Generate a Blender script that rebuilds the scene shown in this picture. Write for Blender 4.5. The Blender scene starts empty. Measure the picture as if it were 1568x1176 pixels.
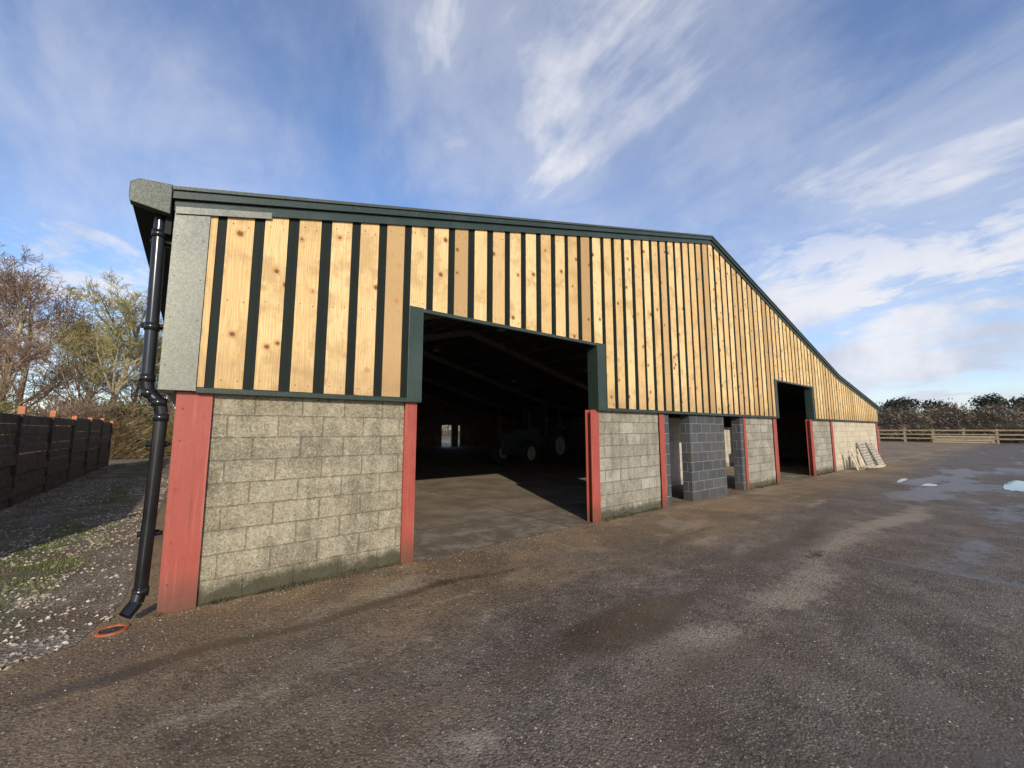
import bpy, math, random
from mathutils import Vector, Matrix, noise
random.seed(7)
R=random.random
def U(a,b): return a+(b-a)*random.random()
sc=bpy.context.scene
sc.view_settings.view_transform='Standard'
sc.view_settings.look='None'
sc.view_settings.exposure=0
COL=sc.collection

# ---------------------------------------------------------------- node helpers
class NT:
    def __init__(s,tree): s.t=tree; s.n=tree.nodes; s.l=tree.links
    def new(s,typ,**kw):
        nd=s.n.new(typ)
        for k,v in kw.items(): setattr(nd,k,v)
        return nd
    def set(s,sock,v):
        if v is None: return
        if isinstance(v,bpy.types.NodeSocket): s.l.new(v,sock)
        else:
            if isinstance(v,(tuple,list)) and sock.type=='RGBA' and len(v)==3: v=(*v,1)
            sock.default_value=v
    def math(s,op,a,b=None,c=None,clamp=False):
        nd=s.new('ShaderNodeMath',operation=op); nd.use_clamp=clamp
        s.set(nd.inputs[0],a); s.set(nd.inputs[1],b); s.set(nd.inputs[2],c)
        return nd.outputs[0]
    def vmath(s,op,a,b=None):
        nd=s.new('ShaderNodeVectorMath',operation=op)
        s.set(nd.inputs[0],a); s.set(nd.inputs[1],b)
        return nd.outputs[0]
    def mix(s,f,a,b,blend='MIX'):
        nd=s.new('ShaderNodeMix',data_type='RGBA',blend_type=blend)
        nd.clamp_factor=True
        s.set(nd.inputs[0],f); s.set(nd.inputs[6],a); s.set(nd.inputs[7],b)
        return nd.outputs[2]
    def noise(s,vec,scale,detail=4,rough=.55,dist=0,col=False):
        nd=s.new('ShaderNodeTexNoise')
        s.set(nd.inputs['Vector'],vec); nd.inputs['Scale'].default_value=scale
        nd.inputs['Detail'].default_value=detail; nd.inputs['Roughness'].default_value=rough
        nd.inputs['Distortion'].default_value=dist
        return nd.outputs[1 if col else 0]
    def voro(s,vec,scale,out='Distance',feature='F1'):
        nd=s.new('ShaderNodeTexVoronoi',feature=feature)
        s.set(nd.inputs['Vector'],vec); nd.inputs['Scale'].default_value=scale
        return nd.outputs[out]
    def ss(s,x,a,b,lo=0.,hi=1.):
        nd=s.new('ShaderNodeMapRange',interpolation_type='SMOOTHSTEP')
        s.set(nd.inputs[0],x); nd.inputs[1].default_value=a; nd.inputs[2].default_value=b
        nd.inputs[3].default_value=lo; nd.inputs[4].default_value=hi
        return nd.outputs[0]
    def mapping(s,vec,scale=(1,1,1),rot=(0,0,0),loc=(0,0,0)):
        nd=s.new('ShaderNodeMapping'); s.set(nd.inputs[0],vec)
        nd.inputs[1].default_value=loc; nd.inputs[2].default_value=rot; nd.inputs[3].default_value=scale
        return nd.outputs[0]
    def sep(s,vec):
        nd=s.new('ShaderNodeSeparateXYZ'); s.set(nd.inputs[0],vec); return nd.outputs
    def comb(s,x,y,z):
        nd=s.new('ShaderNodeCombineXYZ')
        s.set(nd.inputs[0],x); s.set(nd.inputs[1],y); s.set(nd.inputs[2],z); return nd.outputs[0]
    def attr(s,name):
        nd=s.new('ShaderNodeAttribute'); nd.attribute_name=name; return nd.outputs['Fac']
    def bump(s,h,strength=.3,dist=.01):
        nd=s.new('ShaderNodeBump'); s.set(nd.inputs['Height'],h)
        nd.inputs['Strength'].default_value=strength; nd.inputs['Distance'].default_value=dist
        return nd.outputs[0]
def mat(name,fn):
    m=bpy.data.materials.new(name); m.use_nodes=True
    t=NT(m.node_tree); bs=m.node_tree.nodes['Principled BSDF']
    co=t.new('ShaderNodeTexCoord').outputs['Object']
    r=fn(t,co)
    t.set(bs.inputs['Base Color'],r.get('c')); t.set(bs.inputs['Roughness'],r.get('r',.8))
    t.set(bs.inputs['Metallic'],r.get('m',0.))
    if 'n' in r: t.set(bs.inputs['Normal'],r['n'])
    if 'spec' in r: t.set(bs.inputs['Specular IOR Level'],r['spec'])
    return m

# ---------------------------------------------------------------- materials
def f_wood(t,co):
    rnd=t.attr('rnd'); o=t.sep(co)
    off=t.math('MULTIPLY',rnd,37.)
    v=t.comb(o[0],off,t.math('ADD',o[2],off))
    kd=t.voro(v,3.9)
    pull=t.ss(kd,.04,.30,.045,0.)
    wv=t.comb(t.math('ADD',o[0],pull),off,t.math('MULTIPLY',t.math('ADD',o[2],off),.10))
    wave=t.new('ShaderNodeTexWave',bands_direction='X')
    t.set(wave.inputs['Vector'],wv); wave.inputs['Scale'].default_value=11
    wave.inputs['Distortion'].default_value=11; wave.inputs['Detail'].default_value=3
    wave.inputs['Detail Scale'].default_value=1.3
    g=t.noise(t.vmath('MULTIPLY',v,(90.,1.,4.)),1.,5,.6)
    base=t.new('ShaderNodeValToRGB'); t.set(base.inputs[0],rnd)
    cr=base.color_ramp
    cr.elements[0].position=0; cr.elements[0].color=(.66,.45,.19,1)
    cr.elements[1].position=1; cr.elements[1].color=(.36,.225,.10,1)
    for p,c in ((.15,(.76,.56,.27,1)),(.3,(.80,.61,.31,1)),(.45,(.66,.45,.20,1)),(.6,(.77,.56,.26,1)),(.72,(.72,.51,.25,1)),(.85,(.60,.40,.18,1)),(.93,(.50,.33,.155,1))):
        e=cr.elements.new(p); e.color=c
    c=t.mix(t.math('MULTIPLY',wave.outputs[0],.5),base.outputs[0],(.50,.31,.115))
    c=t.mix(t.ss(g,.48,.70,0,.5),c,(.42,.26,.10))
    blot=t.noise(v,2.8,4,.65)
    c=t.mix(t.ss(blot,.48,.66,0,.65),c,(.43,.27,.11))
    c=t.mix(t.ss(kd,.10,.25,.7,0),c,(.44,.21,.065))
    c=t.mix(t.ss(kd,.095,.13,.95,0),c,(.15,.065,.025))
    low=t.ss(o[2],2.05,2.7,.75,0)
    c=t.mix(t.math('MULTIPLY',low,t.noise(v,7,4)),c,(.25,.145,.06))
    h=t.math('ADD',t.math('MULTIPLY',g,.6),wave.outputs[0])
    return dict(c=c,r=.75,n=t.bump(h,.25,.004))
M_wood=mat('timber_boards',f_wood)
def f_metal(t,co):
    n=t.noise(co,70,3,.6); n2=t.noise(co,2.3,4,.6)
    c=t.mix(t.ss(n,.4,.65),(.018,.032,.024),(.038,.058,.046))
    c=t.mix(t.ss(n2,.45,.75,0,.5),c,(.055,.075,.062))
    return dict(c=c,r=.40,m=.1,n=t.bump(n,.25,.003))
M_metal=mat('green_sheet_metal',f_metal)
def f_film(t,co):
    n=t.noise(co,60,3,.7); n2=t.noise(co,1.5,4,.6)
    c=t.mix(t.ss(n,.36,.68),(.20,.20,.16),(.30,.295,.24))
    c=t.mix(t.ss(n2,.4,.7,0,.6),c,(.16,.165,.13))
    return dict(c=c,r=t.ss(n2,.3,.7,.22,.42),m=.5,n=t.bump(n,.3,.003))
M_film=mat('filmed_flashing',f_film)
def f_capm(t,co):
    n=t.noise(co,70,3,.6); n2=t.noise(co,2.3,4,.6)
    c=t.mix(t.ss(n,.4,.65),(.045,.055,.042),(.10,.112,.088))
    c=t.mix(t.ss(n2,.45,.75,0,.5),c,(.08,.09,.073))
    return dict(c=c,r=.4,m=.2,n=t.bump(n,.3,.003))
M_cap=mat('olive_sheet_metal',f_capm)
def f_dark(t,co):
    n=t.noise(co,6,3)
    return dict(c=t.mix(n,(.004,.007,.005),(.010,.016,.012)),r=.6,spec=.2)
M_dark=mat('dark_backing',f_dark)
def f_red(t,co):
    n=t.noise(co,3.5,5,.65); n2=t.noise(co,40,3,.6); o=t.sep(co)
    c=t.mix(n,(.27,.042,.028),(.37,.085,.058))
    c=t.mix(t.ss(n2,.58,.72,0,.6),c,(.17,.045,.03))
    streak=t.noise(t.vmath('MULTIPLY',co,(30.,30.,1.2)),1.,4,.6)
    c=t.mix(t.ss(streak,.54,.72,0,.45),c,(.42,.17,.12))
    c=t.mix(t.ss(streak,.25,.44,.45,0),c,(.15,.035,.026))
    chip=t.noise(co,14,6,.75)
    c=t.mix(t.ss(chip,.67,.70,0,.85),c,(.10,.06,.045))
    low=t.math('MULTIPLY',t.ss(o[2],.0,.45,1,0),t.ss(n,.25,.5))
    c=t.mix(t.math('MULTIPLY',low,.85),c,(.10,.05,.03))
    return dict(c=c,r=.5,n=t.bump(t.math('ADD',n2,chip),.2,.003))
M_red=mat('red_oxide_steel',f_red)
def f_block_make(ca,cb,cm,mort,speck,moss=.8,var=1.):
    def f(t,co):
        o=t.sep(co)
        wob=t.noise(co,5,3)
        xz=t.comb(t.math('ADD',t.math('ADD',o[0],o[1]),t.math('MULTIPLY',wob,.014)),t.math('ADD',o[2],t.math('MULTIPLY',wob,.02)),0.)
        b=t.new('ShaderNodeTexBrick'); t.set(b.inputs['Vector'],xz)
        b.inputs['Scale'].default_value=1; b.inputs['Brick Width'].default_value=.45
        b.inputs['Row Height'].default_value=.225; b.inputs['Mortar Size'].default_value=.010
        b.inputs['Mortar Smooth'].default_value=.6
        b.inputs['Color1'].default_value=(0,0,0,1); b.inputs['Color2'].default_value=(1,1,1,1); b.inputs['Mortar'].default_value=(.5,.5,.5,1)
        c=t.mix(b.outputs['Color'],ca,cb)
        big=t.noise(co,1.9,5,.7); mid=t.noise(co,9,6,.8); fine=t.noise(co,62,3,.8)
        c=t.mix(t.ss(big,.42,.62,0,.6*var),c,tuple(x*.5 for x in ca))
        c=t.mix(t.ss(mid,.5,.66,0,.5*var),c,(cb[0]*1.3,cb[1]*1.3,cb[2]*1.34))
        c=t.mix(t.ss(mid,.34,.46,.5*var,0),c,tuple(x*.48 for x in ca))
        streak=t.noise(t.vmath('MULTIPLY',co,(7.,7.,.6)),1.,5,.65)
        c=t.mix(t.ss(streak,.50,.68,0,.45),c,(.12,.10,.055))
        lich=t.noise(t.vmath('ADD',co,(7.,3.,5.)),17,5,.8)
        c=t.mix(t.ss(lich,.60,.66,0,.6*var),c,(.50,.49,.44))
        c=t.mix(t.math('MULTIPLY',t.ss(fine,.54,.66),speck),c,(.60,.58,.52))
        c=t.mix(t.math('MULTIPLY',t.ss(fine,.34,.46,1,0),speck*1.4),c,(.05,.045,.03))
        mm=t.math('MULTIPLY',b.outputs['Fac'],t.ss(mid,.38,.62,mort*1.2,mort*.45))
        c=t.mix(mm,c,cm)
        low=t.math('SUBTRACT',t.ss(o[2],.0,.45,1,0),t.math('MULTIPLY',t.noise(co,5,6,.75),1.05))
        c=t.mix(t.math('MULTIPLY',t.ss(low,-.05,.35),moss),c,(.045,.042,.02))
        h=t.math('SUBTRACT',t.math('ADD',t.math('MULTIPLY',fine,.7),t.math('MULTIPLY',mid,.8)),t.math('MULTIPLY',b.outputs['Fac'],.6*mort+.2))
        return dict(c=c,r=.92,n=t.bump(h,.85,.018))
    return f
M_block=mat('weathered_blockwork',f_block_make((.29,.25,.165),(.36,.32,.22),(.13,.11,.07),.60,.5,.9))
M_block2=mat('grey_blockwork',f_block_make((.24,.215,.16),(.37,.345,.275),(.12,.105,.08),.75,.4,.9,.7))
M_block3=mat('cream_blockwork',f_block_make((.46,.40,.28),(.56,.49,.36),(.3,.25,.18),.5,.2,.4,.4))
M_block4=mat('slate_blockwork',f_block_make((.04,.045,.052),(.07,.075,.085),(.28,.26,.22),.9,.10,.3,.15))
M_block5=mat('sunlit_tone_blockwork',f_block_make((.50,.46,.38),(.60,.56,.48),(.35,.32,.26),.5,.1,.5,.3))  # paleness stands in for sunlight on walls inside the openings
def f_yard(t,co):
    brown=t.attr('brown'); wet_dark=t.attr('wet_dark'); pale=t.attr('pale')
    big=t.noise(co,.5,5,.62); mid=t.noise(co,2.4,8,.74); fine=t.noise(co,38,4,.8)
    hi=t.noise(co,13,5,.75)
    brk=t.math('ADD',t.math('MULTIPLY',mid,.6),t.math('MULTIPLY',hi,.4))
    vc=t.new('ShaderNodeTexVoronoi'); t.set(vc.inputs['Vector'],co); vc.inputs['Scale'].default_value=62
    vcs=t.sep(vc.outputs['Color'])
    vd=t.new('ShaderNodeTexVoronoi'); t.set(vd.inputs['Vector'],co); vd.inputs['Scale'].default_value=27
    vds=t.sep(vd.outputs['Color'])
    c=t.mix(t.ss(brk,.36,.62),(.074,.059,.046),(.18,.147,.118))
    bn=t.math('MULTIPLY',brown,t.ss(brk,.36,.56,.5,1.))
    c=t.mix(bn,c,(.29,.19,.09))
    c=t.mix(t.ss(big,.46,.58,0,.45),c,(.064,.044,.028))
    pl=t.ss(t.math('ADD',pale,t.math('MULTIPLY',t.math('SUBTRACT',brk,.5),2.4)),.2,.85)
    c=t.mix(t.math('MULTIPLY',pl,.68),c,(.33,.275,.205))
    c=t.mix(t.math('MULTIPLY',t.ss(vcs[0],.55,.85),t.ss(vc.outputs[0],.28,.45,.7,0)),c,(.38,.325,.265))
    c=t.mix(t.math('MULTIPLY',t.ss(vds[1],.87,.91),t.ss(vd.outputs[0],.16,.27,.85,0)),c,(.52,.47,.40))
    c=t.mix(t.ss(fine,.34,.48,.85,0),c,(.022,.017,.012))
    w=t.math('ADD',wet_dark,t.math('MULTIPLY',t.math('SUBTRACT',brk,.5),1.6))
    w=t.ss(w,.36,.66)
    c=t.mix(t.math('MULTIPLY',w,.64),c,(.030,.023,.018))  # darkens wet areas and the yard's dark bands alike
    rough=t.math('SUBTRACT',t.ss(fine,.3,.7,.62,.9),t.math('MULTIPLY',w,.42))
    h=t.math('ADD',t.math('MULTIPLY',vc.outputs[0],-.6),t.math('ADD',fine,t.math('MULTIPLY',hi,1.1)))
    nd=t.new('ShaderNodeBump'); t.set(nd.inputs['Height'],h)
    t.set(nd.inputs['Strength'],t.math('SUBTRACT',.85,t.math('MULTIPLY',w,.5))); nd.inputs['Distance'].default_value=.015
    return dict(c=c,r=rough,n=nd.outputs[0],spec=.4)
M_yard=mat('yard_tarmac',f_yard)
def f_floor(t,co):
    mid=t.noise(co,1.1,6,.65); fine=t.noise(co,40,3,.7)
    c=t.mix(t.ss(mid,.35,.65),(.165,.13,.09),(.28,.23,.165))
    c=t.mix(t.ss(fine,.55,.7,0,.5),c,(.30,.26,.20))
    o=t.sep(co)
    fx=t.math('ABSOLUTE',t.math('SUBTRACT',t.math('MODULO',t.math('ADD',o[0],1.4),4.5),2.2))
    fy=t.math('ABSOLUTE',t.math('SUBTRACT',t.math('MODULO',t.math('ADD',o[1],.6),5.),2.))
    j=t.ss(t.math('MINIMUM',fx,fy),.008,.02,.8,0)
    c=t.mix(j,c,(.02,.016,.012))
    c=t.mix(t.math('MULTIPLY',t.ss(o[1],.0,2.5,.8,.15),t.ss(t.noise(co,3,6,.75),.42,.56)),c,(.11,.075,.045))
    return dict(c=c,r=.85,n=t.bump(fine,.3,.006))
M_floor=mat('concrete_floor',f_floor)
def f_gravelbase(t,co):
    n=t.noise(co,1.2,5,.6); vc=t.voro(co,48,'Color'); v=t.sep(vc)
    c=t.mix(v[0],(.095,.068,.047),(.32,.265,.21))
    c=t.mix(t.ss(n,.44,.58,0,.9),c,(.135,.088,.052))
    o=t.sep(co)
    g=t.math('MULTIPLY',t.ss(t.math('ABSOLUTE',t.math('ADD',o[0],1.35)),.15,.75,1,0),t.ss(t.noise(co,1.7,4),.42,.56))
    c=t.mix(t.math('MULTIPLY',g,.8),c,(.08,.10,.03))
    return dict(c=c,r=.9,n=t.bump(t.voro(co,48),.8,.02))
M_gravel=mat('gravel_bed',f_gravelbase)
def f_stone(t,co):
    r=t.attr('rnd'); nd=t.new('ShaderNodeValToRGB'); t.set(nd.inputs[0],r)
    cr=nd.color_ramp; cr.elements[0].color=(.11,.08,.058,1); cr.elements[1].color=(.60,.55,.47,1)
    e=cr.elements.new(.4); e.color=(.26,.205,.155,1)
    e=cr.elements.new(.75); e.color=(.38,.32,.25,1)
    return dict(c=nd.outputs[0],r=.85)
M_stone=mat('loose_stone',f_stone)
def f_field(t,co):
    n=t.noise(co,.08,5); n2=t.noise(co,2.,4)
    c=t.mix(t.ss(n,.35,.65),(.06,.07,.025),(.14,.11,.06))
    c=t.mix(t.ss(n2,.4,.7,0,.5),c,(.09,.07,.045))
    return dict(c=c,r=.95)
M_field=mat('rough_grass',f_field)
def simple(name,a,b,r=.6,scale=8,m=0.,bump=.0):
    def f(t,co):
        n=t.noise(co,scale,4,.6)
        d=dict(c=t.mix(t.ss(n,.35,.65),a,b),r=r,m=m)
        if bump: d['n']=t.bump(n,bump,.01)
        return d
    return mat(name,f)
M_black=simple('black_plastic',(.006,.006,.007),(.013,.013,.014),.2,3)
M_orange=simple('orange_clay',(.33,.085,.03),(.42,.13,.05),.7,20)
M_bolt=simple('bolt_heads',(.10,.09,.08),(.2,.18,.16),.4,40,.5)
M_under=simple('roof_underside',(.12,.125,.12),(.18,.18,.17),.8,2)
M_iron=simple('painted_steelwork',(.30,.25,.22),(.38,.33,.29),.7,2)
M_inner=simple('interior_wall',(.22,.19,.15),(.32,.285,.225),.9,3)
M_fence=simple('creosoted_planks',(.028,.020,.016),(.085,.06,.047),.75,5,0,.5)
M_post=simple('orange_stained_posts',(.34,.12,.05),(.48,.19,.085),.7,9)
M_rail=simple('weathered_rail',(.26,.19,.11),(.38,.29,.18),.8,5)
M_grey=simple('grey_timber',(.24,.21,.165),(.42,.38,.31),.8,7)
M_pale=simple('pale_timber',(.40,.33,.22),(.55,.46,.33),.8,7)
M_bark=simple('pale_bark',(.22,.185,.125),(.38,.33,.23),.9,3)
M_bark2=simple('brown_twigs',(.16,.10,.068),(.28,.185,.12),.9,1)
M_bark3=simple('olive_twigs',(.19,.165,.065),(.30,.26,.105),.9,1)
M_leaf=simple('evergreen_leaves',(.06,.075,.018),(.17,.155,.04),.8,2)
M_conif=simple('conifer_needles',(.018,.028,.015),(.042,.052,.028),.9,1)
M_grass=simple('grass_blades',(.08,.12,.02),(.18,.21,.045),.8,3)
M_moss=simple('moss_clumps',(.03,.032,.012),(.09,.075,.03),.95,6)
M_leaflit=simple('dead_leaves',(.09,.05,.022),(.22,.13,.06),.9,12)
M_twd=simple('woodland_twigs',(.12,.078,.054),(.20,.135,.09),.95,.2)
M_twd2=simple('woodland_twigs_pale',(.17,.13,.075),(.25,.19,.115),.95,.2)
M_tyre=simple('tyre_rubber',(.02,.02,.02),(.035,.033,.03),.85,9)
M_tbody=simple('tractor_paint',(.05,.062,.065),(.07,.085,.09),.35,3)
M_twhl=simple('wheel_rim_paint',(.30,.28,.25),(.40,.38,.35),.5,5)
M_tglass=simple('cab_glass',(.03,.035,.04),(.05,.055,.06),.08,1)
M_mud=simple('wet_mud',(.02,.014,.010),(.06,.043,.028),.8,12,0,.6)
def f_water(t,co):
    return dict(c=(.04,.033,.027),r=.03,spec=.35)
M_water=mat('puddle_water',f_water)

# ---------------------------------------------------------------- mesh builder
class MB:
    def __init__(s): s.v=[]; s.f=[]; s.mi=[]; s.r=[]; s.cur=0; s.rv=0.
    def add(s,vs,fs):
        o=len(s.v); s.v+= [tuple(v) for v in vs]; s.r+=[s.rv]*len(vs)
        for f in fs: s.f.append(tuple(i+o for i in f)); s.mi.append(s.cur)
    def box(s,x0,x1,y0,y1,z0,z1,M=None):
        vs=[(x,y,z) for x in (x0,x1) for y in (y0,y1) for z in (z0,z1)]
        if M is not None: vs=[M@Vector(v) for v in vs]
        s.add(vs,[(0,1,3,2),(4,6,7,5),(0,4,5,1),(2,3,7,6),(0,2,6,4),(1,5,7,3)])
    def prism(s,poly,y0,y1):
        n=len(poly); vs=[(p[0],y0,p[1]) for p in poly]+[(p[0],y1,p[1]) for p in poly]
        fs=[tuple(range(n)),tuple(range(2*n-1,n-1,-1))]
        for i in range(n):
            j=(i+1)%n; fs.append((i,i+n,j+n,j))
        s.add(vs,fs)
    def tube(s,p0,p1,r0,r1,n=8,cap=False):
        p0=Vector(p0);p1=Vector(p1); d=(p1-p0)
        if d.length<1e-6: return
        d.normalize(); a=d.orthogonal().normalized(); b=d.cross(a)
        vs=[]
        for p,r in ((p0,r0),(p1,r1)):
            for i in range(n):
                an=2*math.pi*i/n; vs.append(p+(a*math.cos(an)+b*math.sin(an))*r)
        fs=[(i,(i+1)%n,(i+1)%n+n,i+n) for i in range(n)]
        if cap: fs+=[tuple(range(n-1,-1,-1)),tuple(range(n,2*n))]
        s.add(vs,fs)
    def obj(s,name,mats,parent=None,smooth=False,bevel=0,rnd=False,mesh_only=False):
        me=bpy.data.meshes.new(name); me.from_pydata(s.v,[],s.f)
        for m in mats: me.materials.append(m)
        if len(mats)>1: me.polygons.foreach_set('material_index',s.mi)
        if rnd:
            a=me.attributes.new('rnd','FLOAT','POINT'); a.data.foreach_set('value',s.r)
        if smooth: me.polygons.foreach_set('use_smooth',[True]*len(me.polygons))
        me.update()
        if mesh_only: return me
        o=bpy.data.objects.new(name,me); COL.objects.link(o)
        if parent: o.parent=parent
        if bevel:
            b=o.modifiers.new('bevel','BEVEL'); b.width=bevel; b.segments=2; b.limit_method='ANGLE'
        return o
def empty(name):
    e=bpy.data.objects.new(name,None); COL.objects.link(e); return e

# ---------------------------------------------------------------- BARN
XR,ZE,ZR=10.73,3.93,6.78
def zr(x):
    if x<=XR: return ZE+(ZR-ZE)/(XR+.14)*(x+.14)
    if x<=21.5: return ZR-(ZR-3.93)/(21.5-XR)*(x-XR)
    return 3.93-(3.93-2.80)/(28.35-21.5)*(x-21.5)
barn=empty('barn')
BL=30.
ZC=2.02
cols=[(0,.28),(2.28,2.44),(5.85,6.07),(8.07,8.25),(12.22,12.36),(14.35,14.6),(17.75,18.0),(20.2,20.45),(27.9,28.15)]
m=MB()
for a,b in cols:
    m.box(a,b,-.012,.004,0,ZC-.01); m.box((a+b)/2-.006,(a+b)/2+.006,.004,.115,0,ZC-.01); m.box(a,b,.115,.13,0,ZC-.01)
m.obj('steel_columns',[M_red],barn,bevel=.003)
m=MB()
for a,b in cols:
    for z in (.25,.62,1.1,1.55,1.85):
        x=a+.05 if b-a>.2 else a+.04
        if R()<.8: m.tube((x,-.012,z),(x,-.022,z),.011,.009,6,True)
m.obj('column_bolts',[M_red],barn)
m=MB(); m.box(.283,2.277,.025,.16,-.05,ZC)
m.obj('block_panel_near',[M_block],barn)
m=MB()
for a,b in ((6.073,8.067),(12.363,14.347),(18.003,20.197)): m.box(a,b,.025,.16,-.05,ZC)
m.obj('block_panels_mid',[M_block2],barn)
m=MB(); m.box(20.453,27.897,.025,.16,-.05,ZC)
m.obj('block_panel_far',[M_block3],barn)
m=MB()
m.box(8.253,8.46,.01,.23,-.05,ZC); m.box(9.34,11.07,.005,.23,-.05,ZC); m.box(12.03,12.217,.01,.23,-.05,ZC)
m.obj('block_piers',[M_block4],barn)
openings=[(2.28,6.2,3.25),(14.5,18.1,3.22)]
def zbot(x):
    for a,b,z in openings:
        if a<=x<=b: return z
    return 2.055
m=MB()
YF,YB=-.058,-.0475
def board(x0,x1,rv=None):
    m.rv=(R()*.93) if rv is None else rv
    zb=zbot((x0+x1)/2)+U(-.005,.005)
    yo=U(-.003,.003)
    xs=[x0,x1]
    if x0<XR<x1: xs=[x0,XR,x1]
    poly=[(x0,zb),(x1,zb)]+[(x,zr(x)-.16) for x in reversed(xs)]
    m.prism(poly,YF+yo,YB)
board(.142,.200,.5)
x=.275
bx=[]
special={0:.5,1:.62,2:.41,3:.33,4:.7,5:.95,6:.37,8:.98,16:1.,17:.3,30:.96,41:.97}
while x<28.0:
    w=U(.218,.236); x0=x+U(-.006,.006)
    board(x0,min(x0+w,28.1),special.get(len(bx))); bx.append((x0,x0+w)); x+=.334
m.obj('timber_boards',[M_wood],barn,rnd=True,bevel=.002)
m=MB()
for a,b in bx:
    if a>14: break
    zb=zbot((a+b)/2); zt=zr(a)-.26
    n=max(2,int((zt-zb)/.75)+1)
    for i in range(n):
        z=zb+.08+(zt-zb-.1)*i/(n-1)
        for xx in (a+.05,b-.05):
            zz=z+U(-.012,.012); m.tube((xx,YF+.004,zz),(xx,YF-.006,zz),.0065,.005,6,True)
m.obj('board_screws',[M_bolt],barn)
m=MB()
def gable_poly(x0,x1,zb,drop):
    xs=[x0]+[k for k in (XR,21.5) if x0<k<x1]+[x1]
    return [(x0,zb),(x1,zb)]+[(k,zr(k)-drop) for k in reversed(xs)]
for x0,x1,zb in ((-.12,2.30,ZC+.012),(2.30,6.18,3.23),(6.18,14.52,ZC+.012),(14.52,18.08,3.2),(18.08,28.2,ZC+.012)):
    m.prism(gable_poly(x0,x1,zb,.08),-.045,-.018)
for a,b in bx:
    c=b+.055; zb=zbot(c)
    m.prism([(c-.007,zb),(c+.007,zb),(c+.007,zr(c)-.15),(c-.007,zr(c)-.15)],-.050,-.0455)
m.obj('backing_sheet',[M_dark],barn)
m=MB(); m2=MB(); m3=MB()
knots=[(-.16),XR,21.5,28.4]
for i in range(3):
    a,b=knots[i],knots[i+1]
    za,zb_=(zr(a),zr(b))
    m.prism([(a,za-.09),(b,zb_-.09),(b,zb_-.012),(a,za-.012)],-.125,-.02)
    m2.prism([(a+.02,za-.195),(b,zb_-.195),(b,zb_-.092),(a+.02,za-.092)],-.088,-.02)
    m3.prism([(a,za-.0115),(b,zb_-.0115),(b,zb_+.022),(a,za+.022)],-.145,.1)
m.obj('barge_trim',[M_metal],barn)
m2.obj('barge_flashing',[M_metal],barn)
m3.obj('barge_cap',[M_cap],barn)
m=MB(); m.prism([(-.135,ZC+.02),(.138,ZC+.02),(.138,zr(.138)-.15),(-.135,zr(-.135)-.15)],-.074,-.046)
m.box(-.135,-.105,-.0459,.3,ZC+.02,3.75)
m.prism([(-.13,3.705),(.66,3.705+.262*.79),(.66,3.775+.262*.79),(-.13,3.775)],-.0905,-.0885)
m.obj('corner_flashing',[M_film],barn,bevel=.003)
m=MB()
for z in (2.25,2.7,3.1,3.5):
    for xx in (-.1,.1): m.tube((xx,-.074,z),(xx,-.079,z),.007,.006,6,True)
for i in range(40):
    xx=.2+i*.68
    if xx<28: m.tube((xx,-.125,zr(xx)-.05),(xx,-.131,zr(xx)-.05),.009,.007,6,True)
m.obj('flashing_screws',[M_bolt],barn)
m=MB()
for a,b in ((.142,2.262),(6.225,14.48),(18.12,28.2)):
    m.box(a,b,-.082,-.0175,ZC-.022,ZC+.03)
m.box(2.47,5.98,-.082,-.0175,3.205,3.255); m.box(14.66,17.98,-.082,-.0175,3.175,3.225)
m.box(2.264,2.466,-.086,.14,ZC-.02,3.262); m.box(5.985,6.222,-.086,.16,ZC-.02,3.262)
m.box(14.482,14.655,-.086,.14,ZC-.02,3.232); m.box(17.985,18.118,-.086,.16,ZC-.02,3.232)
m.obj('drip_and_door_trims',[M_metal],barn,bevel=.003)
m=MB(); m.box(-.135,.14,-.092,-.0175,ZC-.006,ZC+.019)
m.box(-.135,-.02,-.0174,.3,ZC-.006,ZC+.019)
m.obj('corner_drip',[M_film],barn)
m=MB()
for a,b in ((-.30,XR),(XR,21.5),(21.5,28.6)):
    za=zr(a)-.014; zb_=zr(b)-.014
    m.prism([(a,za-.05),(b,zb_-.05),(b,zb_),(a,za)],.101,BL+.2)
m.obj('roof',[M_under],barn)
m=MB()
m.box(-.005,.2,.26,BL,-.05,ZC); m.box(28.0,28.2,.26,BL,-.05,ZC)
m.box(-.1,.1,.301,BL,ZC+.001,3.80); m.box(28.05,28.25,.301,BL,ZC+.001,2.75)
m.box(.2,18.9,BL-.2,BL,-.05,ZC+.1); m.box(20.0,20.7,BL-.2,BL,-.05,ZC+.1); m.box(20.95,28.,BL-.2,BL,-.05,ZC+.1)
m.prism(gable_poly(0.1,28.05,ZC+.05,.075),BL-.199,BL-.05)
m.obj('side_and_rear_walls',[M_inner],barn)
m=MB()
for yy in (6.,12.,18.,24.,29.5):
    for xx in (.25,21.3):
        m.box(xx,xx+.2,yy-.1,yy+.1,0,zr(xx+.1)-.07)
    for a,b in ((.45,XR),(XR,21.3)):
        m.prism([(a,zr(a)-.45),(b,zr(b)-.45),(b,zr(b)-.16),(a,zr(a)-.16)],yy-.08,yy+.08)
    a,b=21.5,28.
    m.prism([(a,zr(a)-.35),(b,zr(b)-.35),(b,zr(b)-.16),(a,zr(a)-.16)],yy-.06,yy+.06)
k=1.
while k<21.5:
    m.box(k,k+.06,.3,BL-.3,zr(k)-.18,zr(k)-.075); k+=1.45
m.obj('interior_frames',[M_iron],barn)
m=MB(); m.box(13.6,21.2,3.6,3.75,-.02,1.75); m.box(10.2,13.4,1.7,1.85,-.02,2.0)  # second, shorter wall is added to make the opening by the piers look bright
m.obj('partition_and_added_wall',[M_block5],barn)
m=MB()
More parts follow.
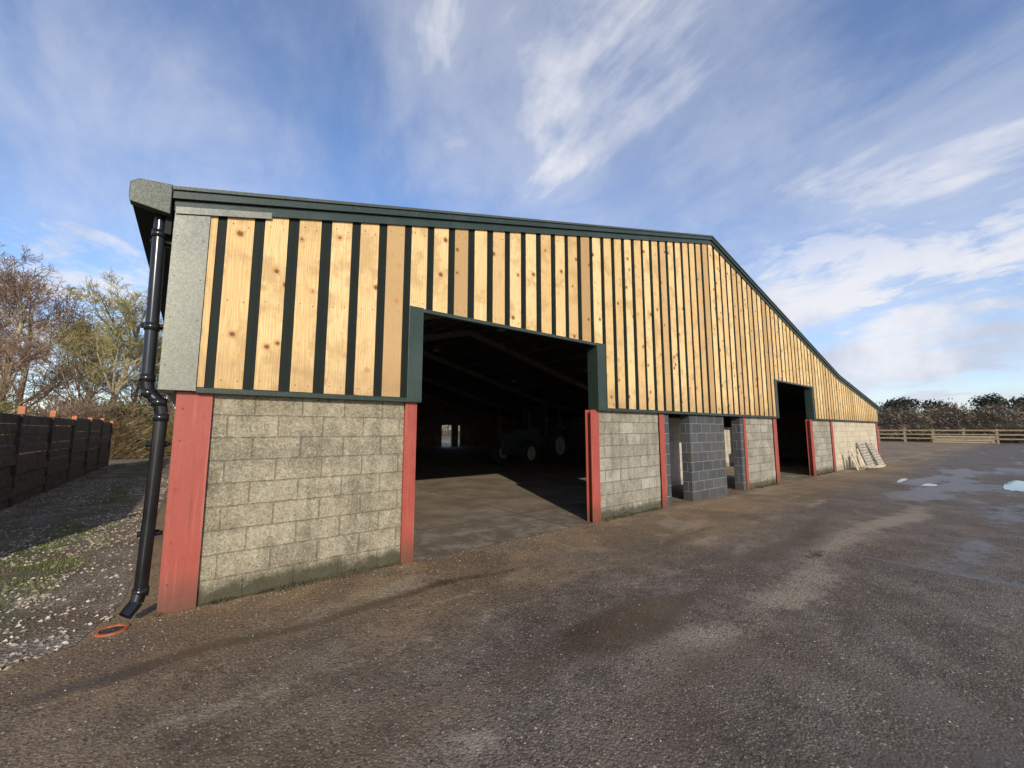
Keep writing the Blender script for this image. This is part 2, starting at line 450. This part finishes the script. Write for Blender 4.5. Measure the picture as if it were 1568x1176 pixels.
for yy in (9,15,21):
    for xx in (5.,10.5,16.):
        z=zr(xx)-.75; m.tube((xx,yy,z+.5),(xx,yy,z+.15),.01,.01,6); m.tube((xx,yy,z+.15),(xx,yy,z),.08,.24,14)
m.obj('pendant_lamps',[simple('lamp_shade_grey',(.5,.5,.5),(.6,.6,.6),.4)],barn)
m=MB()
m.prism([(-.455,3.75),(-.445,3.695),(-.163,3.66),(-.163,3.955),(-.40,3.925),(-.455,3.875)],-.15,-.05)
m.obj('gutter_end_cap',[M_cap],barn,bevel=.006)
m=MB()
m.prism([(-.44,3.72),(-.20,3.72),(-.20,3.76),(-.40,3.76),(-.40,3.88),(-.44,3.88)],-.0499,BL)
m.box(-.199,-.15,-.0499,BL,3.5,3.86)
m.obj('eaves_gutter',[M_dark],barn)

# ---------------------------------------------------------------- downpipe
m=MB()
pts=[(-.235,.02,3.72),(-.235,.02,3.5),(-.225,.02,2.8),(-.218,.02,2.08),(-.20,.02,1.99),(-.115,.0,1.90),(-.095,.0,1.80),(-.105,-.01,1.0),(-.12,-.02,.26),(-.14,-.04,.16),(-.20,-.09,.08)]
for i in range(len(pts)-1): m.tube(pts[i],pts[i+1],.05,.05,24)
for p in ((-.235,.02,3.5),(-.222,.02,2.6),(-.217,.02,2.12),(-.195,.018,1.985),(-.118,.0,1.90),(-.096,.0,1.76),(-.12,-.02,.24)):
    m.tube((p[0],p[1],p[2]-.035),(p[0],p[1],p[2]+.035),.058,.058,24,True)
for z in (3.42,2.6,1.5,.7):
    xx=-.11 if z<1.9 else -.225
    m.box(xx,-.01,.0,.06,z,z+.03); m.box(xx-.075,xx+.075,.045,.075,z-.01,z+.04)
o=m.obj('downpipe',[M_black],None)
for p in o.data.polygons: p.use_smooth=len(p.vertices)==4 and p.area<.2
m=MB()
for i in range(24):
    a0=2*math.pi*i/24; a1=2*math.pi*(i+1)/24
    c=Vector((-.27,-.13,-.018))
    for (ra,rb,za,zb_) in ((.105,.105,0,.03),(.105,.08,.03,.03),(.08,.08,.03,.006)):
        p=[c+Vector((math.cos(a0)*ra,math.sin(a0)*ra,za)),c+Vector((math.cos(a1)*ra,math.sin(a1)*ra,za)),c+Vector((math.cos(a1)*rb,math.sin(a1)*rb,zb_)),c+Vector((math.cos(a0)*rb,math.sin(a0)*rb,zb_))]
        m.add(p,[(0,1,2,3)])
m.cur=1
m.tube((-.27,-.13,-.01),(-.27,-.13,.002),.079,.079,20,True)
m.obj('drain_gully',[M_orange,M_mud])

# ---------------------------------------------------------------- ground sheets
m=MB(); S=900; m.add([(-S,-S,-.05),(S,-S,-.05),(S,S,-.05),(-S,S,-.05)],[(0,1,2,3)])
m.obj('ground',[M_field])
def axis(lo,hi,fine_lo,fine_hi,f,g=1.12):
    a=[fine_lo]
    while a[-1]<fine_hi: a.append(a[-1]+f)
    s=f
    while a[-1]<hi: s*=g; a.append(a[-1]+s)
    s=f
    while a[0]>lo: s*=g; a.insert(0,a[0]-s)
    return a
xs=axis(-45,74,-2,14,.11,1.06); ys=axis(-60,48,-5.2,.2,.07,1.08)
def sst(a,b,x):
    t=max(0,min(1,(x-a)/(b-a))); return t*t*(3-2*t)
def nz(x,y,s,o=0): return noise.fractal(Vector((x*s+o,y*s-o,o*.7)),1.,2.,4)
def G(y,c,w): return math.exp(-((y-c)/w)**2)
vs=[];br=[];we=[];pa=[]
for y in ys:
    for x in xs:
        n1=nz(x,y,.7,3); n2=nz(x,y,.25,11); n3=nz(x,y,1.6,5); ns=nz(x*.35,y*1.6,1.,9)
        b=sst(-2.7,-.3,y+.6*n1)*1.0+.15*n2+.2*ns
        b*=1-.6*sst(12,26,x)*sst(-1,-2.5,y)
        b=max(b,.5*sst(3,-1,x)+.25*ns)
        line=-3.12+.15*math.sin(x*.9)+.18*n2
        w=.2+.05*x/6
        p=.85*G(y,line,w)*sst(.2,1.5,x)*(.65+1.2*n1)*(1-sst(11.5,16,x))
        p+= .5*G(y,-2.35+.3*n1,.14)*sst(3,4.5,x)*(1-sst(6,7.5,x))
        p+= .45*sst(.2,.55,n3)*sst(-2.2,-.2,y)
        p+= .5*G(y,-.25-.1*n3,.15)*sst(3.5,9,x)
        p+= .25*sst(.15,.5,ns)
        p+= .5*G(y,-1.75+.25*n2,.10)*(.5+n1)+.45*G(y,-1.2+.25*n2,.08)*(.5+n1)
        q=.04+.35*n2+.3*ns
        q+=.65*G(y,-2.6-.25*n1,.33)*sst(1.5,3.5,x)*(1-.5*sst(9,14,x))  # from here, darker and smoother bands and patches across the yard
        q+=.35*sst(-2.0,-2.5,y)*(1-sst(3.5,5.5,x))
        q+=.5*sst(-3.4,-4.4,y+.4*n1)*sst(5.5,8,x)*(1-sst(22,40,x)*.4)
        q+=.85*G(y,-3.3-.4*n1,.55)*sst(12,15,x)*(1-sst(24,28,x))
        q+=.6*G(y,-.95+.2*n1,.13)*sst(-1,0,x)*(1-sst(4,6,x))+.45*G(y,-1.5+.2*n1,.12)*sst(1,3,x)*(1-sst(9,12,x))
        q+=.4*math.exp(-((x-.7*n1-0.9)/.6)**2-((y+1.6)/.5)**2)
        br.append(max(0,min(1,b))); we.append(max(0,min(1,q))); pa.append(max(0,min(1,p)))
        z=0.
        if y<-.15: z=-.012*sst(-.1,-1,y)*(0.5+.5*n1)
        if abs(x-7.25)<.06 and y<-3.3: z-=.012; we[-1]=1
        vs.append((x,y,min(0,z)))
nx=len(xs); fs=[(j*nx+i,j*nx+i+1,(j+1)*nx+i+1,(j+1)*nx+i) for j in range(len(ys)-1) for i in range(nx-1)]
me=bpy.data.meshes.new('yard'); me.from_pydata(vs,[],fs); me.materials.append(M_yard)
for nm,arr in (('brown',br),('wet_dark',we),('pale',pa)):
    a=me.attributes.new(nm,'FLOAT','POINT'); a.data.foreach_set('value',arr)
me.polygons.foreach_set('use_smooth',[True]*len(me.polygons))
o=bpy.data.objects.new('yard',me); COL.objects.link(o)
m=MB(); m.add([(0.1,.17,.006),(28.1,.17,.006),(28.1,BL-.1,.006),(.1,BL-.1,.006)],[(0,1,2,3)])
m.add([(2.46,-.02,.0055),(5.84,-.02,.0055),(5.84,.1699,.0055),(2.46,.1699,.0055)],[(0,1,2,3)])
m.obj('barn_floor',[M_floor],barn)
m=MB()
edge=[]
for i in range(90):
    tt=i/89
    if tt<.5:
        x=-14+(13.7)*tt/.5; y=-.95+.35*sst(-3,-.3,x)+.45*sst(-1.2,-.25,x)+.12*nz(x,0,3,1)
    else: x=-.27+.03*nz(tt*20,0,1,4); y=.05+(tt-.5)/.5*48
    edge.append((x,y,.004))
edge.append((-14,48,.004))
m.add(edge,[tuple(range(len(edge)))])
m.obj('gravel_track',[M_gravel])
octf=[(0,2,4),(2,1,4),(1,3,4),(3,0,4),(2,0,5),(1,2,5),(3,1,5),(0,3,5)]
def stone(m,x,y,z,s):
    a=U(0,6.28); ca,sa=math.cos(a)*s,math.sin(a)*s
    k=U(.5,.9); hh=s*U(.35,.7)
    j=lambda: U(-.25,.25)*s
    vs=[(x+ca+j(),y+sa+j(),z+j()),(x-ca+j(),y-sa+j(),z+j()),(x-sa*k+j(),y+ca*k+j(),z+j()),(x+sa*k+j(),y-ca*k+j(),z+j()),(x+j(),y+j(),z+hh),(x+j(),y+j(),z-hh)]
    m.rv=R(); m.add(vs,octf)
m=MB()
for i in range(27000):
    y=-.75+15*R()**1.9; x=-.3-3.6*R()
    if y<.1 and x>-.5: continue
    if y<-.95+.35*sst(-3,-.3,x)+.45*sst(-1.2,-.25,x)+.12*R()-.08: continue
    dd=nz(x,y,.9,8)
    if dd<-.12 and R()<.8: continue
    if abs(x+1.35)<.3 and R()<.5: continue
    stone(m,x,y,.008,U(.009,.027))
m.obj('gravel_stones',[M_stone],rnd=True)
m=MB()
for i in range(4000):
    y=-4.6+4.55*R(); x=-1+9*R()**1.3
    if R()<.5: y=-.05-.7*R()**2; x=U(-.5,9)
    stone(m,x,y,.002,U(.002,.0075))
m.obj('loose_grit',[M_stone],rnd=True)
m=MB()
for i in range(300):
    if R()<.8: x=U(.2,14); y=-.04-.5*R()**2.2
    else: x=U(-3,9); y=U(-3.5,0)
    s=U(.007,.018); a=U(0,6.28); z=.006
    ca,sa=math.cos(a)*s,math.sin(a)*s
    m.add([(x+ca,y+sa,z+U(0,.008)),(x-sa*.5,y+ca*.5,z),(x-ca,y-sa,z+U(0,.008)),(x+sa*.5,y-ca*.5,z+U(0,.006))],[(0,1,2),(0,2,3)])
m.obj('fallen_leaves',[M_leaflit])
m=MB()
def blades(cx,cy,rad,n,h,z=0.005):
    for i in range(n):
        a=U(0,6.28); r=rad*R()**.6; x=cx+math.cos(a)*r; y=cy+math.sin(a)*r
        b=U(0,6.28); w=.004; l=U(.4,1)*h; lean=U(0,.7)*l
        m.add([(x-math.cos(b)*w,y-math.sin(b)*w,z),(x+math.cos(b)*w,y+math.sin(b)*w,z),(x-math.sin(b)*lean,y+math.cos(b)*lean,z+l)],[(0,1,2)])
for i in range(260):
    y=1.2+24*R()**1.3; x=-1.35+random.gauss(0,.3)
    if nz(x,y,.8,2)>-.08: blades(x,y,.16,45,.045)
for i in range(60): blades(U(-2.75,-2.2),U(3,22),.12,25,.10)
m.obj('grass_verge',[M_grass])
m=MB()
for a,b in ((.29,2.28),(6.07,8.07),(12.4,14.3),(18,20.2),(.0,.28)):
    n=int((b-a)*650)
    for i in range(n):
        x=U(a,b)
        d=max(0,nz(x,0,2.4,6)+.45)
        y=.02-.13*R()**1.5*d*1.4; z=U(0,.08)*d*(1 if y>-.03 else .4)
        s=U(.004,.015)
        v=[Vector((U(-1,1),U(-1,1),U(-.4,1)))*s+Vector((x,y,z)) for _ in range(4)]
        m.add(v,[(0,1,2),(0,2,3),(0,3,1),(1,3,2)])
m.obj('moss',[M_moss])
def puddle(cx,cy,rx,ry,seed):
    n=90; pts=[]
    for i in range(n):
        a=2*math.pi*i/n; r=1+.45*nz(math.cos(a)*.7,math.sin(a)*.7,1.,seed)+.08*math.sin(a*3+seed)
        pts.append((cx+math.cos(a)*rx*r,cy+math.sin(a)*ry*r,.003))
    m=MB(); m.add(pts,[tuple(range(n))]); m.obj('puddle',[M_water])
for p in ((17.6,-2.9,.6,.15,1),(19.3,-4.55,1.9,.24,2),(18.6,-2.2,.8,.10,5)): puddle(*p)
m=MB()
for i in range(260):
    a=U(0,6.28); r=R()**.5; x=6.75+math.cos(a)*r*.22*(1+.5*math.sin(a*3))+U(-.04,.04); y=-3.05+math.sin(a)*r*.07
    s=U(.006,.016); z=.006*(1-r)-.008
    v=[Vector((U(-1,1),U(-1,1),U(-.3,.6)))*s+Vector((x,y,z)) for _ in range(4)]
    m.add(v,[(0,1,2),(0,2,3),(0,3,1),(1,3,2)])
m.obj('mud_clump',[M_mud])

# ---------------------------------------------------------------- left plank fence
m=MB(); mp=MB()
fx=-2.85
py=[1.0+2.55*i for i in range(9)]
for i,y in enumerate(py):
    h=2.10+U(-.05,.06)
    mp.box(fx-.02,fx+.09,y-.05,y+.05,h-.17,h)
    m.box(fx-.02,fx+.07,y-.05,y+.05,-.05,h-.171)
    if i<len(py)-1:
        z=.0
        while z<1.85:
            hh=U(.20,.24); dz=U(-.012,.012)
            m.box(fx-.05+U(-.012,.012),fx+.03+U(-.02,.03),y+.051,y+2.55-.051,z+.012+dz,z+hh-.004+dz); z+=hh
f=empty('plank_fence')
m.obj('planks',[M_fence],f,bevel=.006); mp.obj('post_tops',[M_post],f,bevel=.006)

# ---------------------------------------------------------------- distant post and rail fence
m=MB(); fx=73.5
y=-70
while y<60:
    m.box(fx-.1,fx+.1,y-.1,y+.1,-.05,1.75+U(-.05,.05))
    for z in (.45,.95,1.45): m.box(fx-.14,fx-.101,y,y+2.6,z+U(-.03,.03),z+.18)
    y+=2.6
m.obj('post_and_rail_fence',[M_rail])
m=MB()
for j in range(4):
    for i in range(5):
        m.box(76+i*.5,76.4+i*.5,-1.8+U(-.3,.3),3.2+U(-.3,.3),j*.22,j*.22+.16)
m.obj('timber_stack',[M_pale])

# ---------------------------------------------------------------- leaning pallets and boards by the wall
def pallet(x,y,ang,mname='wooden_pallet'):
    m=MB()
    for i in range(9): m.box(-.6,.6,-.012,.012,i*.125,i*.125+.1)
    for i in (-.55,0,.45): m.box(i,i+.1,.013,.10,0,1.1)
    for i in (0,.48,.96): m.box(-.6,.6,.101,.12,i,i+.1)
    o=m.obj(mname,[M_grey],bevel=.003)
    o.location=(x,y,.0); o.rotation_euler=(math.radians(-ang),0,U(-.06,.06))
pallet(24.3,-.35,16); pallet(26.,-.4,20)
m=MB()
for i in range(5):
    a=U(.3,.6)
    M=Matrix.Translation((21.6+i*.3,-.45,0))@Matrix.Rotation(-a*.6,4,'X')@Matrix.Rotation(U(-.3,.3),4,'Y')
    m.box(-.09,.09,-.015,.015,0,U(.5,1.),M)
for i in range(4):
    M=Matrix.Translation((U(22,24),U(-.9,-.6),.02+i*.032))@Matrix.Rotation(U(-.3,.3),4,'Z')
    m.box(-.6,.6,-.06,.06,0,.03,M)
m.obj('scrap_boards',[M_pale])

# ---------------------------------------------------------------- tractor inside the barn
tr=empty('tractor')
def wheel(m,cx,cy,r,w):
    n=28
    for k,(r0,r1,y0,y1) in enumerate(((r*.55,r*.92,-w/2,-w/2),(r*.92,r,-w/2,-w*.3),(r,r,-w*.3,w*.3),(r,r*.92,w*.3,w/2),(r*.92,r*.55,w/2,w/2),(r*.55,r*.5,w/2,w*.1),(r*.5,.02,w*.1,w*.15),(r*.55,r*.5,-w/2,-w*.1),(r*.5,.02,-w*.1,-w*.15))):
        m.cur=1 if k>=5 else 0
        for i in range(n):
            a0=2*math.pi*i/n;a1=2*math.pi*(i+1)/n
            m.add([(cx+math.cos(a0)*r0,cy+y0,r+math.sin(a0)*r0),(cx+math.cos(a1)*r0,cy+y0,r+math.sin(a1)*r0),(cx+math.cos(a1)*r1,cy+y1,r+math.sin(a1)*r1),(cx+math.cos(a0)*r1,cy+y1,r+math.sin(a0)*r1)],[(0,1,2,3)])
    m.cur=0
    for i in range(18):
        a=2*math.pi*i/18
        M=Matrix.Translation((cx,cy,r))@Matrix.Rotation(a,4,'Y')
        m.box(r*.97,r*1.04,-w*.45,w*.45,-.03,.03,M)
m=MB()
for s in (-1,1): wheel(m,0,s*.85,.85,.45); wheel(m,2.4,s*.8,.58,.34)
m.obj('wheels',[M_tyre,M_twhl],tr)
m=MB()
m.prism([(.7,.8),(3.0,.8),(3.05,1.45),(2.9,1.6),(.7,1.75)],-.36,.36)
m.box(-.5,3.0,-.25,.25,.5,.8); m.box(-.05,.05,-.8,.8,.8,.9)
for s in (-1,1):
    m.prism([(-.95,1.2),(-.6,1.75),(.1,1.9),(.75,1.6),(.8,1.5),(.1,1.78),(-.6,1.65)],s*.85-.25,s*.85+.25)
m.box(-.75,.75,-.75,.75,2.72,2.82)
for x in (-.7,.64):
    for y in (-.7,.64): m.box(x,x+.06,y,y+.06,1.2,2.72)
m.box(-.7,.7,-.6,.6,.9,1.25)
m.tube((1.6,.3,1.6),(1.6,.3,2.5),.04,.04,8,True)
m.obj('body',[M_tbody],tr,bevel=.01)
m=MB(); m.box(-.68,.68,-.69,-.68,1.27,2.7); m.box(.69,.70,-.63,.63,1.77,2.7)
m.obj('cab_glass',[M_tglass],tr)
tr.location=(14.3,10.6,.01); tr.rotation_euler=(0,0,math.radians(195))

# ---------------------------------------------------------------- trees
def tree_mesh(name,seed,H,mats,dens=1.,up=.35):
    rg=random.Random(seed); m=MB()
    def br(p,d,L,r,lv):
        seg=(5,4,3,2,1)[lv]; sd=(9,6,4,3,3)[lv]
        pts=[(p.copy(),r)]
        for i in range(seg):
            j=Vector((rg.uniform(-1,1),rg.uniform(-1,1),rg.uniform(-.5,.8)))*(.10,.2,.25,.25,.2)[lv]
            d=(d+j+Vector((0,0,up*.18*(lv>0)))).normalized()
            p=p+d*(L/seg)
            r2=max(.009,r*(1-(.55+.2*(lv>0))*(i+1)/seg)); pts.append((p.copy(),r2))
        m.cur=0 if lv<2 else 1
        for i in range(seg): m.tube(pts[i][0],pts[i+1][0],pts[i][1],pts[i+1][1],sd)
        if lv==4: return
        nch=int((12,9,6,5)[lv]*dens)
        for c in range(nch):
            t=rg.uniform((.25,.2,.15,.15)[lv],1.)*seg
            i=min(seg-1,int(t)); q=pts[i][0].lerp(pts[i+1][0],t-i)
            dd=(pts[i+1][0]-pts[i][0]).normalized()
            a=dd.orthogonal().normalized(); a.rotate(Matrix.Rotation(rg.uniform(0,6.28),3,dd))
            nd=(dd*rg.uniform(.45,1.)+a*rg.uniform(.6,1.)).normalized()
            fr=1-t/seg
            br(q,nd,L*rg.uniform(.42,.62)*(.65+.55*fr),max(.009,pts[i][1]*.5),lv+1)
    br(Vector((0,0,-.1)),Vector((rg.uniform(-.1,.1),rg.uniform(-.1,.1),1)).normalized(),H*.72,H*.017,0)
    return m.obj(name,mats,mesh_only=True)
TA=tree_mesh('tree_a',1,11.5,[M_bark,M_bark2],1.05)
TB=tree_mesh('tree_b',5,10.5,[M_bark,M_bark3],1.1,.6)
TC=tree_mesh('tree_c',9,9.5,[M_bark2,M_bark2],1.1,.2)
def put(me,name,x,y,s,rz):
    o=bpy.data.objects.new(name,me); COL.objects.link(o); o.location=(x,y,0); o.scale=(s,s,s); o.rotation_euler=(0,0,rz)
put(TB,'bare_tree',-4.5,33,1.25,.4)
for x,y,s,k in ((-9.5,34,1.1,0),(-12.5,37,1.18,2),(-7.2,42,1.15,2),(-15,40,1.35,0),(-1.8,44,1.,0),(-11,46,1.35,0),(-5,50,1.2,2),(-19,42,1.35,0),(-8.5,30,.8,2),(-13.5,31,.9,2),(-3,54,1.2,1),(-16.5,34,1.1,2),(-6.2,37,1.1,1),(-2.6,38,1.,1)):
    put((TA,TB,TC)[k],'bare_tree',x,y,s,U(0,6))
def mass(name,items,mats,n,size,twig=True,wid=.045):
    m=MB()
    for (cx,cy,cz,rx,ry,rz,mi) in items:
        m.cur=mi
        for i in range(n):
            v=Vector((random.gauss(0,.5),random.gauss(0,.5),random.gauss(0,.5)))
            if v.length>1.15: v.normalize()
            k=1+.5*noise.noise(v*2.3+Vector((cx,cy,0)))
            p=Vector((cx+v.x*rx*k,cy+v.y*ry*k,max(.05,cz+v.z*rz*k)))
            if twig:
                d=Vector((v.x*.8+U(-.6,.6),v.y*.8+U(-.6,.6),U(.2,1.2))).normalized()*size*U(.6,1.6)
                w=d.orthogonal().normalized()*size*wid
                m.add([p-w,p+w,p+d],[(0,1,2)])
            else:
                a=Vector((U(-1,1),U(-1,1),U(-1,1)))*size; b=Vector((U(-1,1),U(-1,1),U(-1,1)))*size
                m.add([p,p+a,p+a+b*.6,p+b],[(0,1,2,3)])
    return m.obj(name,mats)
it=[]
for i in range(34):
    it.append((U(-18,-2.5),U(25.5,33),U(.8,1.9),U(1.1,1.8),U(1,1.6),U(1.3,2.3),random.choice((0,0,1))))
for i in range(20): it.append((U(-3.5,1.5),U(27,33),U(.6,1.5),1.4,1.2,U(1.1,1.7),random.choice((0,1,1))))
mass('hedge',it,[M_bark2,M_bark3],1400,.42)
it=[(U(-5.6,-2.4),U(28,32),U(.9,2.7),U(.8,1.3),1.,U(.8,1.4),0) for i in range(12)]
mass('evergreen_bush',it,[M_leaf],1200,.11,False)
it=[]
for i in range(330):
    y=-75+150*R(); x=U(84,125)
    h=U(3.0,4.2)+ (x-84)*.055
    it.append((x,y,h*.5,U(2.6,4.),U(2.2,3.8),h*.66,random.choice((0,0,1))))
for i in range(45):
    it.append((U(80,84),-45+90*R(),.9,1.5,U(2,3),1.1,1))
mass('woodland',it,[M_twd,M_twd2],480,.64,True,.13)
it=[]
for yy in (-60,-52,-30,-26,-15,-9,-4,0,6,11,14,21,24,33,50,55):
    x=122+U(-6,8); y=yy+U(-1,1); h=U(7.0,8.4)
    for k in range(3):
        it.append((x+U(-1,1),y+U(-1.6,1.6),h-1.2+U(-1.,.3),1.7,1.7,1.2,0))
mass('conifer_belt',it,[M_conif],360,.36,False)
it=[(U(-200,80),U(90,120),2.5,5,5,4,random.choice((0,1))) for i in range(100)]
mass('tree_line',it,[M_twd,M_twd2],200,1.6,True,.1)

# ---------------------------------------------------------------- world and sun
EL=math.radians(21); AZ=math.radians(204)
sd=Vector((math.sin(AZ)*math.cos(EL),math.cos(AZ)*math.cos(EL),math.sin(EL)))
w=bpy.data.worlds.new('World'); sc.world=w; w.use_nodes=True
t=NT(w.node_tree); bg=w.node_tree.nodes['Background']
sky=t.new('ShaderNodeTexSky',sky_type='NISHITA'); sky.sun_disc=False
sky.sun_elevation=EL; sky.sun_rotation=AZ; sky.air_density=1.0; sky.dust_density=.5; sky.ozone_density=2.2
g=t.new('ShaderNodeTexCoord').outputs['Generated']
o=t.sep(g)
zz=t.math('ADD',t.math('MAXIMUM',o[2],0.),.22)
px=t.math('DIVIDE',o[0],zz); pyy=t.math('DIVIDE',o[1],zz)
P=t.comb(px,pyy,0.)
n1=t.noise(t.mapping(P,(1.,.6,1.),(0,0,math.radians(-62)),(3.1,1.7,0)),1.9,8,.58,.5)
n2=t.noise(t.mapping(P,(1,1,1),(0,0,0),(5.,2.,0)),.7,3,.5,.3)
n3=t.noise(t.mapping(P,(1.,.35,1.),(0,0,math.radians(-55)),(1,9,0)),4.5,7,.62,.8)
cov=t.math('ADD',t.math('MULTIPLY',n1,.68),t.math('MULTIPLY',n2,.42))
cov=t.math('ADD',cov,t.math('MULTIPLY',t.math('SUBTRACT',n3,.5),.24))
cov=t.math('ADD',cov,t.math('MULTIPLY',t.ss(o[0],.2,.95),.12))
veil=t.ss(cov,.43,.70,0,.42)
cl=t.math('MAXIMUM',veil,t.ss(cov,.58,.78))
n4=t.noise(t.vmath('MULTIPLY',g,(2.2,2.2,6.)),1.7,8,.62,.3)
lowb=t.math('MULTIPLY',t.ss(o[2],.02,.10),t.ss(o[2],.24,.50,1,0))
cl2=t.math('MULTIPLY',t.ss(n4,.47,.62),lowb)
cl=t.math('MAXIMUM',cl,cl2)
shade=t.mix(t.ss(t.noise(g,3.8,6,.6),.38,.62),(4.6,4.95,6.0),(7.1,7.1,7.4))
tint=t.mix(1.,sky.outputs[0],(1.42,1.46,1.68),'MULTIPLY')
skyc=t.mix(t.math('MULTIPLY',cl,.93),tint,shade)
t.set(bg.inputs[0],skyc); bg.inputs[1].default_value=.125
L=bpy.data.lights.new('sun','SUN'); L.energy=4.1; L.angle=math.radians(.5); L.color=(1.,.90,.74)
lo=bpy.data.objects.new('sun',L); COL.objects.link(lo); lo.rotation_euler=sd.to_track_quat('Z','Y').to_euler()

# ---------------------------------------------------------------- camera
cd=bpy.data.cameras.new('camera'); cd.sensor_width=36; cd.lens=14.26; cd.clip_start=.05; cd.clip_end=3000
co=bpy.data.objects.new('camera',cd); COL.objects.link(co)
co.location=(.137,-4.965,1.65); co.rotation_euler=(math.radians(96.4),0,math.radians(-38.1))
sc.camera=co
